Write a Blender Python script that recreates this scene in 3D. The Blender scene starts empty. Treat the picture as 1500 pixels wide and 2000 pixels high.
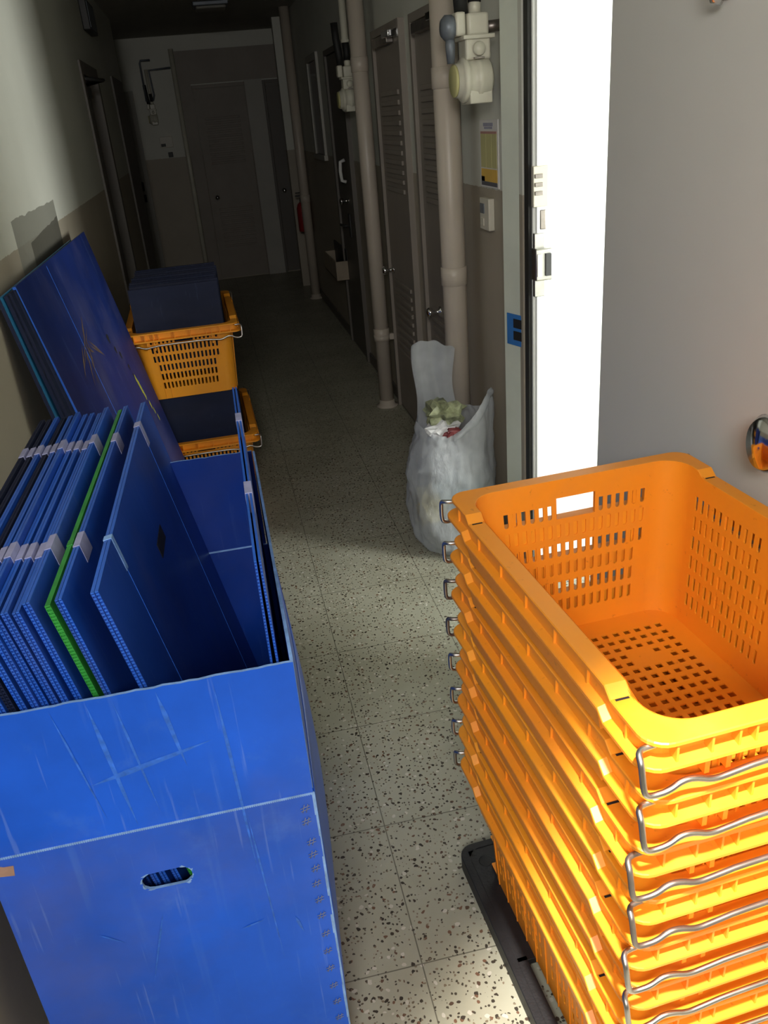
import bpy, bmesh, math, random
from mathutils import Vector, Matrix, Euler
random.seed(7)
SC = bpy.context.scene
COL = SC.collection
PI = math.pi

# ------------------------------------------------------------------ materials
def nd(nt, kind, **kw):
    n = nt.nodes.new(kind)
    for k, v in kw.items():
        if k in ('operation', 'blend_type', 'data_type', 'feature', 'distance', 'noise_dimensions', 'wave_type', 'bands_direction', 'clamp', 'label'):
            setattr(n, k, v)
        else:
            n.inputs[k].default_value = v
    return n

def mk(name):
    m = bpy.data.materials.new(name); m.use_nodes = True
    nt = m.node_tree
    return m, nt, nt.nodes['Principled BSDF']

def ramp(nt, fac, stops):
    r = nt.nodes.new('ShaderNodeValToRGB')
    el = r.color_ramp.elements
    el[0].position = stops[0][0]; el[0].color = (*stops[0][1], 1)
    el[1].position = stops[1][0]; el[1].color = (*stops[1][1], 1)
    for p, c in stops[2:]:
        e = el.new(p); e.color = (*c, 1)
    nt.links.new(fac, r.inputs[0])
    return r.outputs[0]

def mixc(nt, fac, a, b, mode='MIX'):
    n = nt.nodes.new('ShaderNodeMix'); n.data_type = 'RGBA'; n.blend_type = mode
    if isinstance(fac, (int, float)): n.inputs[0].default_value = fac
    else: nt.links.new(fac, n.inputs[0])
    for i, v in ((6, a), (7, b)):
        if isinstance(v, tuple): n.inputs[i].default_value = (*v, 1)
        else: nt.links.new(v, n.inputs[i])
    return n.outputs[2]

def mth(nt, op, a, b=None):
    n = nt.nodes.new('ShaderNodeMath'); n.operation = op
    for i, v in ((0, a), (1, b)):
        if v is None: continue
        if isinstance(v, (int, float)): n.inputs[i].default_value = v
        else: nt.links.new(v, n.inputs[i])
    return n.outputs[0]

def coords(nt, kind='Object', scale=(1, 1, 1), loc=(0, 0, 0)):
    t = nt.nodes.new('ShaderNodeTexCoord'); m = nt.nodes.new('ShaderNodeMapping')
    m.inputs['Scale'].default_value = scale; m.inputs['Location'].default_value = loc
    nt.links.new(t.outputs[kind], m.inputs['Vector'])
    return m.outputs[0]

def noise(nt, vec, scale, detail=4, rough=.55):
    n = nd(nt, 'ShaderNodeTexNoise', Scale=scale, Detail=detail, Roughness=rough)
    nt.links.new(vec, n.inputs['Vector'])
    return n.outputs[0]

def plain(name, col, rough=.5, metal=0., var=.12, scale=9., bump=0., spec=None):
    m, nt, b = mk(name)
    v = coords(nt)
    f = noise(nt, v, scale)
    d = tuple(c * (1 - var) for c in col); l = tuple(min(1, c * (1 + var)) for c in col)
    nt.links.new(ramp(nt, f, [(.3, d), (.7, l)]), b.inputs['Base Color'])
    b.inputs['Roughness'].default_value = rough; b.inputs['Metallic'].default_value = metal
    if spec is not None: b.inputs['Specular IOR Level'].default_value = spec
    if bump:
        bp = nd(nt, 'ShaderNodeBump', Strength=bump, Distance=.002)
        nt.links.new(noise(nt, v, scale * 12), bp.inputs['Height'])
        nt.links.new(bp.outputs[0], b.inputs['Normal'])
    return m

def m_floor():
    m, nt, b = mk('terrazzo_tiles')
    v = coords(nt)
    base = ramp(nt, noise(nt, v, 3.), [(.3, (.40, .40, .315)), (.7, (.50, .495, .40))])
    col = base
    # marble chips of three sizes
    for sc, thr, cols, prob in ((72., .31, ((.055, .045, .035), (.20, .11, .07)), .64), (120., .33, ((.07, .06, .045), (.25, .20, .14)), .56), (60., .30, ((.62, .60, .52), (.66, .64, .57)), .80)):
        w = nt.nodes.new('ShaderNodeVectorMath'); w.operation = 'ADD'
        wn = nd(nt, 'ShaderNodeTexNoise', Scale=sc * .8, Detail=2.)
        nt.links.new(v, wn.inputs['Vector'])
        ws = nt.nodes.new('ShaderNodeVectorMath'); ws.operation = 'SCALE'; ws.inputs['Scale'].default_value = .9 / sc
        nt.links.new(wn.outputs['Color'], ws.inputs[0])
        nt.links.new(v, w.inputs[0]); nt.links.new(ws.outputs[0], w.inputs[1])
        vo = nd(nt, 'ShaderNodeTexVoronoi', Scale=sc); nt.links.new(w.outputs[0], vo.inputs['Vector'])
        sep = nt.nodes.new('ShaderNodeSeparateColor'); nt.links.new(vo.outputs['Color'], sep.inputs[0])
        near = mth(nt, 'LESS_THAN', vo.outputs['Distance'], thr)
        pick = mth(nt, 'GREATER_THAN', sep.outputs[0], prob)
        fac = mth(nt, 'MULTIPLY', near, pick)
        cc = ramp(nt, sep.outputs[1], [(.45, cols[0]), (.8, cols[1])])
        col = mixc(nt, fac, col, cc)
    # tile joints every 0.397 m
    sx = nt.nodes.new('ShaderNodeSeparateXYZ'); nt.links.new(v, sx.inputs[0])
    js = []
    for out, off in ((sx.outputs[0], .192 + 39.7), (sx.outputs[1], -.019 + 39.7)):
        a = mth(nt, 'DIVIDE', mth(nt, 'SUBTRACT', mth(nt, 'ADD', out, 79.4), off), .397)
        fr = mth(nt, 'ABSOLUTE', mth(nt, 'SUBTRACT', mth(nt, 'FRACT', mth(nt, 'ADD', a, .5)), .5))
        js.append(mth(nt, 'LESS_THAN', fr, .0035))
    j = mth(nt, 'MAXIMUM', js[0], js[1])
    jn = mth(nt, 'MULTIPLY', j, .75)
    col = mixc(nt, jn, col, (.09, .085, .065))
    dirt = ramp(nt, noise(nt, v, 1.7, 6, .65), [(.35, (.80, .78, .74)), (.7, (1, 1, 1))])
    col = mixc(nt, 1., col, dirt, 'MULTIPLY')
    nt.links.new(col, b.inputs['Base Color'])
    b.inputs['Roughness'].default_value = .42
    return m

def m_wall(name, patch_shadow=False):
    """white gloss paint above a beige dado, changing at 1.37 m"""
    m, nt, b = mk(name)
    g = nt.nodes.new('ShaderNodeNewGeometry')
    sx = nt.nodes.new('ShaderNodeSeparateXYZ'); nt.links.new(g.outputs['Position'], sx.inputs[0])
    n = noise(nt, g.outputs['Position'], 2.2, 5)
    edge = mth(nt, 'ADD', sx.outputs[2], mth(nt, 'MULTIPLY', mth(nt, 'SUBTRACT', noise(nt, g.outputs['Position'], 30.), .5), .012))
    up = mth(nt, 'GREATER_THAN', edge, 1.37)
    white = ramp(nt, n, [(.3, (.62, .62, .55)), (.7, (.68, .68, .61))])
    beige = ramp(nt, n, [(.3, (.37, .325, .255)), (.7, (.42, .37, .295))])
    col = mixc(nt, up, beige, white)
    if patch_shadow:
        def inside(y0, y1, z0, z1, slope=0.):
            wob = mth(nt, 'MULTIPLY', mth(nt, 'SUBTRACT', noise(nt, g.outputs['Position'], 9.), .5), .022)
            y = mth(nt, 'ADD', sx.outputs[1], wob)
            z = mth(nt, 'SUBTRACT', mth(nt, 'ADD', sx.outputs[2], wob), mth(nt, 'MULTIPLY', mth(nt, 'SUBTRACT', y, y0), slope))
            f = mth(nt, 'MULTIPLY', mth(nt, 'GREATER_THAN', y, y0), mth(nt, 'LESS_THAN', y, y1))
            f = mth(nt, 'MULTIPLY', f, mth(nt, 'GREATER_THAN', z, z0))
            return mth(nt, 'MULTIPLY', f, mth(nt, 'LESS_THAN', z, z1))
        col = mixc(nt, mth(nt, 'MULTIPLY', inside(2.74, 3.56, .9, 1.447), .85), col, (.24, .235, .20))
        col = mixc(nt, mth(nt, 'MULTIPLY', inside(2.95, 3.56, .9, 1.36, .05), .8), col, (.085, .08, .065))  # shadow of the leaning sheets, painted into the wall colour
    nt.links.new(col, b.inputs['Base Color'])
    b.inputs['Roughness'].default_value = .5
    bp = nd(nt, 'ShaderNodeBump', Strength=.15, Distance=.004)
    nt.links.new(noise(nt, g.outputs['Position'], 45.), bp.inputs['Height'])
    nt.links.new(bp.outputs[0], b.inputs['Normal'])
    return m

def m_orange():
    m, nt, b = mk('orange_crate_plastic')
    oi = nt.nodes.new('ShaderNodeObjectInfo')
    v = coords(nt)
    c0 = ramp(nt, oi.outputs['Random'], [(0., (.90, .29, .018)), (1., (.95, .37, .02))])
    spots = ramp(nt, noise(nt, v, 42., 3, .7), [(.66, (0, 0, 0)), (.74, (1, 1, 1))])
    dust = ramp(nt, noise(nt, v, 7., 5, .6), [(.45, (0, 0, 0)), (.8, (1, 1, 1))])
    c1 = mixc(nt, mth(nt, 'MULTIPLY', dust, .25), c0, (.55, .27, .09))
    c2 = mixc(nt, mth(nt, 'MULTIPLY', spots, .38), c1, (.30, .10, .02))
    nt.links.new(c2, b.inputs['Base Color'])
    b.inputs['Roughness'].default_value = .42
    b.inputs['Subsurface Weight'].default_value = .06
    b.inputs['Subsurface Radius'].default_value = (.01, .004, .001)
    return m

def m_blue(name, col=(.010, .105, .68), pale=(.16, .33, .72), wear=1., rough=.36, streak='z', dusty=.25):
    """twin-wall polypropylene sheet: scuffs run along the flutes"""
    m, nt, b = mk(name)
    t = nt.nodes.new('ShaderNodeTexCoord')
    oi = nt.nodes.new('ShaderNodeObjectInfo')
    off = nt.nodes.new('ShaderNodeVectorMath'); off.operation = 'ADD'
    rs = nt.nodes.new('ShaderNodeVectorMath'); rs.operation = 'SCALE'; rs.inputs[0].default_value = (7.3, 3.1, 5.7)
    nt.links.new(oi.outputs['Random'], rs.inputs['Scale'])
    nt.links.new(t.outputs['Object'], off.inputs[0]); nt.links.new(rs.outputs[0], off.inputs[1])
    def mp(s):
        q = nt.nodes.new('ShaderNodeMapping'); q.inputs['Scale'].default_value = s
        nt.links.new(off.outputs[0], q.inputs[0]); return q.outputs[0]
    base = ramp(nt, noise(nt, off.outputs[0], 4., 5), [(.3, tuple(c * .8 for c in col)), (.7, tuple(min(1, c * 1.18) for c in col))])
    s = (26, 26, 1.3) if streak == 'z' else (26, 1.3, 26)
    st = ramp(nt, noise(nt, mp(s), 1.5, 3, .5), [(.62, (0, 0, 0)), (.80, (1, 1, 1))])
    s2 = (90, 90, 4) if streak == 'z' else (90, 4, 90)
    st2 = ramp(nt, noise(nt, mp(s2), 1.2, 2, .5), [(.66, (0, 0, 0)), (.74, (1, 1, 1))])
    blot = ramp(nt, noise(nt, off.outputs[0], 6., 6, .7), [(.56, (0, 0, 0)), (.78, (1, 1, 1))])
    dust = ramp(nt, noise(nt, off.outputs[0], 2.2, 6, .65), [(.48, (0, 0, 0)), (.72, (1, 1, 1))])
    c = mixc(nt, mth(nt, 'MULTIPLY', dust, dusty * wear), base, (.17, .155, .21))
    c = mixc(nt, mth(nt, 'MULTIPLY', blot, .22 * wear), c, pale)
    c = mixc(nt, mth(nt, 'MULTIPLY', st, .20 * wear), c, pale)
    c = mixc(nt, mth(nt, 'MULTIPLY', st2, .16 * wear), c, (.30, .45, .78))
    nt.links.new(c, b.inputs['Base Color'])
    b.inputs['Roughness'].default_value = rough; b.inputs['Specular IOR Level'].default_value = .35
    bp = nd(nt, 'ShaderNodeBump', Strength=.12, Distance=.002)
    nt.links.new(noise(nt, mp((9, 9, 2)), 2.), bp.inputs['Height'])
    nt.links.new(bp.outputs[0], b.inputs['Normal'])
    return m

def m_bag():
    m, nt, b = mk('translucent_white_plastic')
    out = nt.nodes['Material Output']
    v = coords(nt)
    b.inputs['Base Color'].default_value = (.64, .67, .71, 1); b.inputs['Roughness'].default_value = .28
    tr = nt.nodes.new('ShaderNodeBsdfTranslucent'); tr.inputs[0].default_value = (.64, .67, .71, 1)
    tp = nt.nodes.new('ShaderNodeBsdfTransparent'); tp.inputs[0].default_value = (.95, .97, .99, 1)
    m1 = nt.nodes.new('ShaderNodeMixShader'); m1.inputs[0].default_value = .35
    nt.links.new(b.outputs[0], m1.inputs[1]); nt.links.new(tr.outputs[0], m1.inputs[2])
    m2 = nt.nodes.new('ShaderNodeMixShader')
    nt.links.new(ramp(nt, noise(nt, v, 7., 3), [(.35, (.18,) * 3), (.7, (.42,) * 3)]), m2.inputs[0])
    nt.links.new(m1.outputs[0], m2.inputs[1]); nt.links.new(tp.outputs[0], m2.inputs[2])
    nt.links.new(m2.outputs[0], out.inputs[0])
    bp = nd(nt, 'ShaderNodeBump', Strength=.6, Distance=.02)
    nt.links.new(noise(nt, coords(nt, 'Object', (1, 1, .5)), 11., 5, .6), bp.inputs['Height'])
    nt.links.new(bp.outputs[0], b.inputs['Normal'])
    return m

M = dict(
    floor=m_floor(), wall=m_wall('two_tone_wall_paint'), wall_patch_shadow=m_wall('two_tone_wall_paint_patch_shadow', True),
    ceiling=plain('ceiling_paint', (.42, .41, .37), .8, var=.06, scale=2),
    room=plain('white_room_paint', (.86, .88, .86), .55, var=.02, scale=3),
    orange=m_orange(),
    blue=m_blue('blue_corrugated_plastic'),
    blue_f=m_blue('blue_fluted_edge', (.028, .13, .60), wear=.6),
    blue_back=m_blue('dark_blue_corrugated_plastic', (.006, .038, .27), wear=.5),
    blue_in=m_blue('deep_blue_corrugated_plastic', (.012, .075, .46), wear=.7),
    blue_old=m_blue('faded_blue_corrugated_plastic', (.014, .062, .36), wear=.6, dusty=.4),
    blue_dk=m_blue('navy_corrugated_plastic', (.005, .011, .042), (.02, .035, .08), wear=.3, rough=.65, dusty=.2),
    blue_lean=m_blue('dark_royal_blue_sheet', (.005, .018, .125), (.03, .07, .22), wear=.6, dusty=.4, rough=.55),  # the front leaning sheet's own darker blue
    teal=m_blue('teal_corrugated_plastic', (.03, .20, .42), wear=.8),
    pale=plain('scuffed_pale_blue_edge', (.22, .40, .76), .55, var=.25, scale=40),
    green=plain('green_corrugated_plastic', (.035, .30, .05), .4, var=.25, scale=20),
    tape=plain('pale_lilac_tape', (.36, .38, .62), .45, var=.12, scale=30),
    tape_br=plain('brown_paper_tape', (.36, .22, .16), .6, var=.2, scale=30),
    stitch=plain('grey_stitch_cord', (.17, .20, .32), .6),
    steel=plain('zinc_steel_wire', (.50, .49, .47), .32, 1., var=.15, scale=20),
    steel_dk=plain('worn_dark_steel', (.27, .24, .22), .38, .9, var=.2, scale=25),
    chrome=plain('polished_chrome', (.72, .72, .72), .12, 1., var=.03),
    black=plain('black_pallet_plastic', (.012, .012, .014), .55, var=.35, scale=14, bump=.3),
    rubber=plain('black_rubber', (.012, .012, .012), .6),
    pipe=plain('cream_painted_pipe', (.50, .44, .37), .4, var=.06, scale=5),
    cream=plain('cream_meter_enamel', (.66, .64, .53), .35, var=.07, scale=12),
    grey_m=plain('grey_cast_metal', (.16, .18, .21), .45, .3),
    frame=plain('pale_green_grey_frame_paint', (.68, .72, .63), .4, var=.06, scale=6),
    leaf=plain('white_grey_door_film', (.67, .67, .64), .42, var=.02, scale=3),
    door=plain('taupe_door_paint', (.27, .235, .20), .5, var=.08, scale=4),
    door_dk=plain('dark_taupe_door_paint', (.13, .115, .10), .5, var=.08, scale=4),
    doorgrey=plain('grey_door_paint', (.42, .41, .37), .5, var=.06, scale=4),
    dark=plain('dark_grey_plastic', (.03, .03, .03), .5),
    white=plain('white_plastic', (.72, .72, .70), .4, var=.04),
    offw=plain('ivory_switch_plastic', (.60, .57, .48), .4, var=.05),
    paper=plain('notice_paper', (.70, .68, .66), .6, var=.02),
    p_y=plain('notice_yellow_ink', (.52, .49, .23), .6, var=.05), p_o=plain('notice_orange_ink', (.72, .45, .08), .6),
    p_r=plain('notice_pink_ink', (.48, .25, .22), .6), p_k=plain('notice_dark_ink', (.10, .10, .12), .6),
    p_b=plain('notice_grey_blue_ink', (.32, .32, .42), .6),
    red=plain('red_enamel', (.30, .018, .02), .4), blue_tape=plain('blue_strike_paint', (.03, .17, .50), .5),
    card=plain('buff_cardboard', (.34, .28, .21), .7),
    bag=m_bag(), w_g=plain('olive_wrapper_film', (.25, .27, .16), .35, var=.7, scale=25), w_r=plain('maroon_wrapper_film', (.17, .03, .035), .4, var=.3, scale=20),
    w_t=plain('teal_wrapper_film', (.26, .38, .42), .4, var=.3, scale=20), w_y=plain('yellow_wrapper_film', (.60, .50, .22), .4, var=.2), w_w=plain('crumpled_white_paper', (.62, .62, .64), .5, var=.15, scale=12),
    glass=plain('dark_window_glass', (.02, .022, .024), .1),
    scuff=plain('dried_mud_scuff', (.115, .075, .06), .7, var=.3, scale=60), yg=plain('yellow_green_paint_drips', (.36, .38, .05), .5, var=.3, scale=50), hole_black=plain('black_hole_interiors', (.008, .009, .012), .7),  # the black one paints the shade inside holes and slits
)

# ------------------------------------------------------------------ mesh helpers
class MB:
    def __init__(s): s.bm = bmesh.new(); s.mats = []
    def mi(s, m):
        if m not in s.mats: s.mats.append(m)
        return s.mats.index(m)
    def poly(s, pts, m, smooth=False):
        try:
            f = s.bm.faces.new([s.bm.verts.new(p) for p in pts])
        except ValueError:
            return None
        f.material_index = s.mi(m); f.smooth = smooth
        return f
    def hexa(s, p, m):
        """8 points: bottom ring 0-3, top ring 4-7"""
        v = [s.bm.verts.new(q) for q in p]
        for idx in ((3, 2, 1, 0), (4, 5, 6, 7), (0, 1, 5, 4), (1, 2, 6, 5), (2, 3, 7, 6), (3, 0, 4, 7)):
            f = s.bm.faces.new([v[i] for i in idx]); f.material_index = s.mi(m)
        return v
    def box(s, x0, x1, y0, y1, z0, z1, m, bev=0., mat=None):
        if x0 > x1: x0, x1 = x1, x0
        if y0 > y1: y0, y1 = y1, y0
        if z0 > z1: z0, z1 = z1, z0
        p = [Vector(q) for q in ((x0, y0, z0), (x1, y0, z0), (x1, y1, z0), (x0, y1, z0), (x0, y0, z1), (x1, y0, z1), (x1, y1, z1), (x0, y1, z1))]
        if mat is not None: p = [mat @ q for q in p]
        v = s.hexa(p, m)
        if bev:
            es = list({e for q in v for e in q.link_edges})
            r = bmesh.ops.bevel(s.bm, geom=es, offset=bev, segments=2, profile=.6, affect='EDGES')
            for f in r['faces']: f.material_index = s.mi(m); f.smooth = True
    def tube(s, pts, r, m, seg=10, caps=True):
        pts = [Vector(p) for p in pts]; n = len(pts)
        rs = r if isinstance(r, (list, tuple)) else [r] * n
        rings = []; up = None
        for i, p in enumerate(pts):
            t = (pts[min(i + 1, n - 1)] - pts[max(i - 1, 0)]).normalized()
            if up is None:
                a = Vector((0, 0, 1)) if abs(t.z) < .9 else Vector((1, 0, 0))
                up = (a - t * a.dot(t)).normalized()
            else:
                up = (up - t * up.dot(t)).normalized()
            w = t.cross(up)
            rings.append([s.bm.verts.new(p + (up * math.cos(2 * PI * k / seg) + w * math.sin(2 * PI * k / seg)) * rs[i]) for k in range(seg)])
        mi = s.mi(m)
        for a, b in zip(rings, rings[1:]):
            for k in range(seg):
                f = s.bm.faces.new((a[k], a[(k + 1) % seg], b[(k + 1) % seg], b[k])); f.material_index = mi; f.smooth = True
        if caps:
            for ring in (rings[0][::-1], rings[-1]):
                f = s.bm.faces.new(ring); f.material_index = mi
    def lathe(s, prof, m, seg=24, mat=None):
        """prof: list of (r, z) round z"""
        mat = mat or Matrix()
        rings = []
        for r, z in prof:
            rings.append([s.bm.verts.new(mat @ Vector((max(r, 1e-5) * math.cos(2 * PI * k / seg), max(r, 1e-5) * math.sin(2 * PI * k / seg), z))) for k in range(seg)])
        mi = s.mi(m)
        for a, b in zip(rings, rings[1:]):
            for k in range(seg):
                f = s.bm.faces.new((a[k], a[(k + 1) % seg], b[(k + 1) % seg], b[k])); f.material_index = mi; f.smooth = True
        for ring in (rings[0][::-1], rings[-1]):
            f = s.bm.faces.new(ring); f.material_index = mi
    def done(s, name, parent=None, fix=True):
        if fix: bmesh.ops.recalc_face_normals(s.bm, faces=s.bm.faces)
        me = bpy.data.meshes.new(name); s.bm.to_mesh(me); s.bm.free()
        for m in s.mats: me.materials.append(m)
        o = bpy.data.objects.new(name, me); COL.objects.link(o)
        if parent: o.parent = parent
        return o

def tag(o, label=None, cat=None, group=None, kind=None):
    for k, v in (('label', label), ('category', cat), ('group', group), ('kind', kind)):
        if v: o[k] = v
    return o
def empty(name, loc=(0, 0, 0), rot=(0, 0, 0)):
    o = bpy.data.objects.new(name, None); o.empty_display_size = .05
    COL.objects.link(o); o.location = loc; o.rotation_euler = rot
    return o
def dup(o, loc, rot=None, label=None, group=None, swap=None):
    r = o.copy(); COL.objects.link(r); r.location = loc
    if rot is not None: r.rotation_euler = rot
    if label: r['label'] = label
    if group: r['group'] = group
    for ch in list(o.children):
        c = ch.copy(); COL.objects.link(c); c.parent = r
        for g in list(ch.children):
            d = g.copy(); COL.objects.link(d); d.parent = c
    return r
def S(name, mb, parent=None):
    o = mb.done(name, parent)
    if parent is None: o['kind'] = 'structure'
    return o
def quick(name, m, boxes, parent=None, bev=0.):
    b = MB()
    for q in boxes: b.box(*q, m, bev)
    return b.done(name, parent)

# ------------------------------------------------------------------ the corridor
XL, XR, YE, HC = -.57, 1.0, 10.37, 2.55
b = MB(); b.box(-2.4, 3.4, -3.2, YE + .2, -.12, 0, M['floor']); S('floor', b)
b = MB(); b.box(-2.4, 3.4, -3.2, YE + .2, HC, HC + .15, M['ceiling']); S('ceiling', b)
b = MB()                                                   # left wall with the recess of a door
b.box(XL - .15, XL, -3.0, 5.42, 0, HC, M['wall_patch_shadow']); b.box(XL - .15, XL, 6.32, 8.62, 0, HC, M['wall_patch_shadow'])
b.box(XL - .15, XL, 5.42, 6.32, 2.04, HC, M['wall_patch_shadow']); S('wall_left', b)
b = MB()                                                   # right wall with the open doorway
b.box(XR, XR + .2, -3.0, 1.96, 0, HC, M['wall']); b.box(XR, XR + .2, 2.72, YE, 0, HC, M['wall'])
b.box(XR, XR + .2, 1.96, 2.72, 2.06, HC, M['wall']); S('wall_right', b)
b = MB(); b.box(-2.4, 1.2, YE, YE + .15, 0, HC, M['wall']); S('wall_end', b)
b = MB(); b.box(-2.4, -2.25, 8.62, YE, 0, HC, M['wall']); b.box(-2.4, XL - .15, 8.5, 8.62, 0, HC, M['wall']); S('wall_side_passage', b)
# room behind the doorway
b = MB(); b.box(1.2, 3.3, 2.78, 2.9, 0, HC, M['room']); b.box(1.2, 3.3, .3, .42, 0, HC, M['room'])
b.box(3.2, 3.3, .42, .50, 0, HC, M['room']); b.box(3.2, 3.3, 1.40, 2.78, 0, HC, M['room']); b.box(3.2, 3.3, .50, 1.40, 0, .7, M['room']); b.box(3.2, 3.3, .50, 1.40, 1.9, HC, M['room'])
S('wall_room', b)
b = MB()
for q in ((3.2, 3.26, .50, .54, .7, 1.9), (3.2, 3.26, 1.36, 1.40, .7, 1.9), (3.2, 3.26, .93, .97, .7, 1.9), (3.2, 3.26, .50, 1.40, .7, .74), (3.2, 3.26, .50, 1.40, 1.86, 1.9)): b.box(*q, M['white'], .004)
S('window_1', b)
# far beige door surround on the end wall
b = MB(); b.box(-.09, .99, YE - .035, YE + .01, 2.08, 2.40, M['door']); b.box(-.09, .03, YE - .035, YE + .01, 0, 2.08, M['door']); b.box(.61, .80, YE - .035, YE + .01, 0, 2.08, M['doorgrey'])
S('trim_1', b)
# skirting along the right wall (dark line at the floor)
b = MB(); b.box(XR - .012, XR + .01, 2.9, YE - .04, 0, .07, M['door_dk'], .003); S('baseboard_right', b)
b = MB(); b.box(XL - .01, XL + .012, -3, 5.4, 0, .07, M['door_dk'], .003); S('baseboard_left', b)

# door frame of the open doorway
fr = empty('trim_2', (XR, 2.70, 0)); fr['kind'] = 'structure'
def rel(o, p): o.parent = p; o.location = o.location - p.location
b = MB()
b.hexa([(XR + .022, 2.685, 0), (XR + .05, 2.685, 0), (XR + .05, 2.835, 0), (XR - .028, 2.835, 0), (XR + .022, 2.685, 2.17), (XR + .05, 2.685, 2.17), (XR + .05, 2.835, 2.17), (XR - .028, 2.835, 2.17)], M['frame'])
b.box(XR - .018, XR + .03, 1.90, 2.835, 2.05, 2.17, M['frame'], .004)
b.box(XR + .005, XR + .20, 2.64, 2.72, 0, 2.06, M['room'], .004)
b.box(XR + .014, XR + .05, 2.630, 2.642, 0, 2.06, M['room'], .003)
rel(b.done('frame_casing'), fr)
rel(quick('gap_strip', M['rubber'], [(XR - .006, XR + .012, 2.650, 2.686, 0, 2.05)]), fr)  # black strip in the gap between casing and jamb
b = MB(); b.box(XR + .0, XR + .05, 2.622, 2.642, 1.34, 1.46, M['offw'], .003)
for z in (1.375, 1.40, 1.425): b.box(XR + .005, XR + .03, 2.617, 2.625, z, z + .012, M['steel_dk'], .001)
rel(b.done('chain_bracket'), fr)
b = MB(); b.box(XR + .0, XR + .055, 2.60, 2.642, 1.115, 1.215, M['steel'], .004); b.box(XR + .005, XR + .04, 2.625, 2.642, 1.06, 1.26, M['steel'], .002)
b.box(XR + .032, XR + .050, 2.594, 2.604, 1.13, 1.20, M['dark']); b.box(XR + .004, XR + .018, 2.594, 2.604, 1.13, 1.20, M['white'])
rel(b.done('latch_keeper'), fr)
b = MB(); b.box(XR + .025, XR + .045, 2.628, 2.641, 1.27, 1.33, M['steel_dk'], .003); rel(b.done('worn_strike'), fr)
b = MB(); sm_ = Matrix.Translation((XR - .003, 2.76, 0)) @ Euler((0, 0, math.atan2(.05, .15))).to_matrix().to_4x4()
b.box(-.003, .003, -.052, .062, .865, .975, M['blue_tape'], .001, sm_)
for z in (.885, .928): b.box(-.0045, .001, -.022, .024, z, z + .032, M['rubber'], .001, sm_)
rel(b.done('strike_plate'), fr); fr.children[-1]['label'] = 'blue strike plate with two black holes'

# the open door leaf folded back against the right wall
dl = empty('door_1', (XR - .03, 1.88, 0)); dl['kind'] = 'structure'
b = MB(); b.box(XR - .075, XR - .035, 1.08, 1.953, .012, 2.05, M['leaf'], .004); rel(b.done('door_leaf'), dl)
b = MB()
b.lathe([(.0, 0), (.045, 0), (.047, .006), (.040, .014), (.026, .020), (.024, .045), (.038, .055), (.042, .070), (.034, .086), (0, .090)], M['chrome'], 28, Matrix.Translation((XR - .075, 1.185, 1.085)) @ Euler((0, -PI / 2, 0)).to_matrix().to_4x4() @ Matrix.Diagonal((1.25, 1, .8, 1)))
rel(b.done('door_knob'), dl)
b = MB(); b.box(XR - .081, XR - .074, 1.488, 1.512, 1.775, 1.90, M['steel_dk'], .002)
b.tube([(XR - .079, 1.5, 1.84), (XR - .105, 1.5, 1.83), (XR - .115, 1.5, 1.80), (XR - .105, 1.5, 1.775), (XR - .09, 1.5, 1.772)], .007, M['chrome'], 8)
rel(b.done('coat_hook'), dl)
b = MB()
for z in (.25, 1.05, 1.8): b.tube([(XR - .030, 1.962, z), (XR - .030, 1.962, z + .1)], .009, M['steel'], 8)
rel(b.done('hinge'), dl)

# louvred service doors on the right wall
def louver_door(name, ax, wall, a0, a1, h, knob_a, knob_z, m=None, closer=True, louv=((1.25, 1.75), (.35, .8))):
    """a door lying in a wall. ax='x': wall plane x=wall facing -x, spans Y a0..a1; ax='y': plane y=wall facing -y, spans X"""
    m = m or M['door']
    e = empty(name, (wall, (a0 + a1) / 2, 0) if ax == 'x' else ((a0 + a1) / 2, wall, 0)); e['kind'] = 'structure'
    def bx(mb, a, c, z0, z1, d0, d1, mat, bev=.002):
        if ax == 'x': mb.box(wall - d1, wall - d0, a, c, z0, z1, mat, bev)
        else: mb.box(a, c, wall - d1, wall - d0, z0, z1, mat, bev)
    b = MB(); bx(b, a0 - .035, a0, 0, h + .035, -.01, .03, m); bx(b, a1, a1 + .035, 0, h + .035, -.01, .03, m); bx(b, a0, a1, h, h + .035, -.01, .03, m)
    rel(b.done('door_frame'), e)
    b = MB(); bx(b, a0 + .003, a1 - .003, .012, h - .003, -.01, .014, m); lf = b.done('door_leaf'); rel(lf, e)
    b = MB()
    w = a1 - a0
    for z0, z1 in louv:
        n = max(3, int((z1 - z0) / .045))
        for k in range(n):
            z = z0 + (z1 - z0) * (k + .5) / n
            bx(b, a0 + w * .16, a1 - w * .16, z - .010, z + .012, .010, .024, m, .003)
    rel(b.done('louver'), e)
    b = MB()
    if ax == 'x':
        b.lathe([(.024, 0), (.024, .006), (.010, .010), (.010, .035), (.022, .042), (.026, .055), (.018, .066), (0, .068)], M['chrome'], 16, Matrix.Translation((wall - .014, knob_a, knob_z)) @ Euler((0, -PI / 2, 0)).to_matrix().to_4x4())
    else:
        b.lathe([(.024, 0), (.024, .006), (.010, .010), (.010, .035), (.022, .042), (.026, .055), (.018, .066), (0, .068)], M['chrome'], 16, Matrix.Translation((knob_a, wall - .014, knob_z)) @ Euler((PI / 2, 0, 0)).to_matrix().to_4x4())
    rel(b.done('door_knob'), e)
    if closer:
        b = MB(); bx(b, a1 - w * .75, a1 - w * .15, h - .05, h - .01, .014, .05, M['steel_dk'], .004); bx(b, a0 + w * .1, a0 + w * .35, h - .03, h + .0, .014, .06, M['chrome'], .004)
        rel(b.done('door_closer'), e)
    return e
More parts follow.
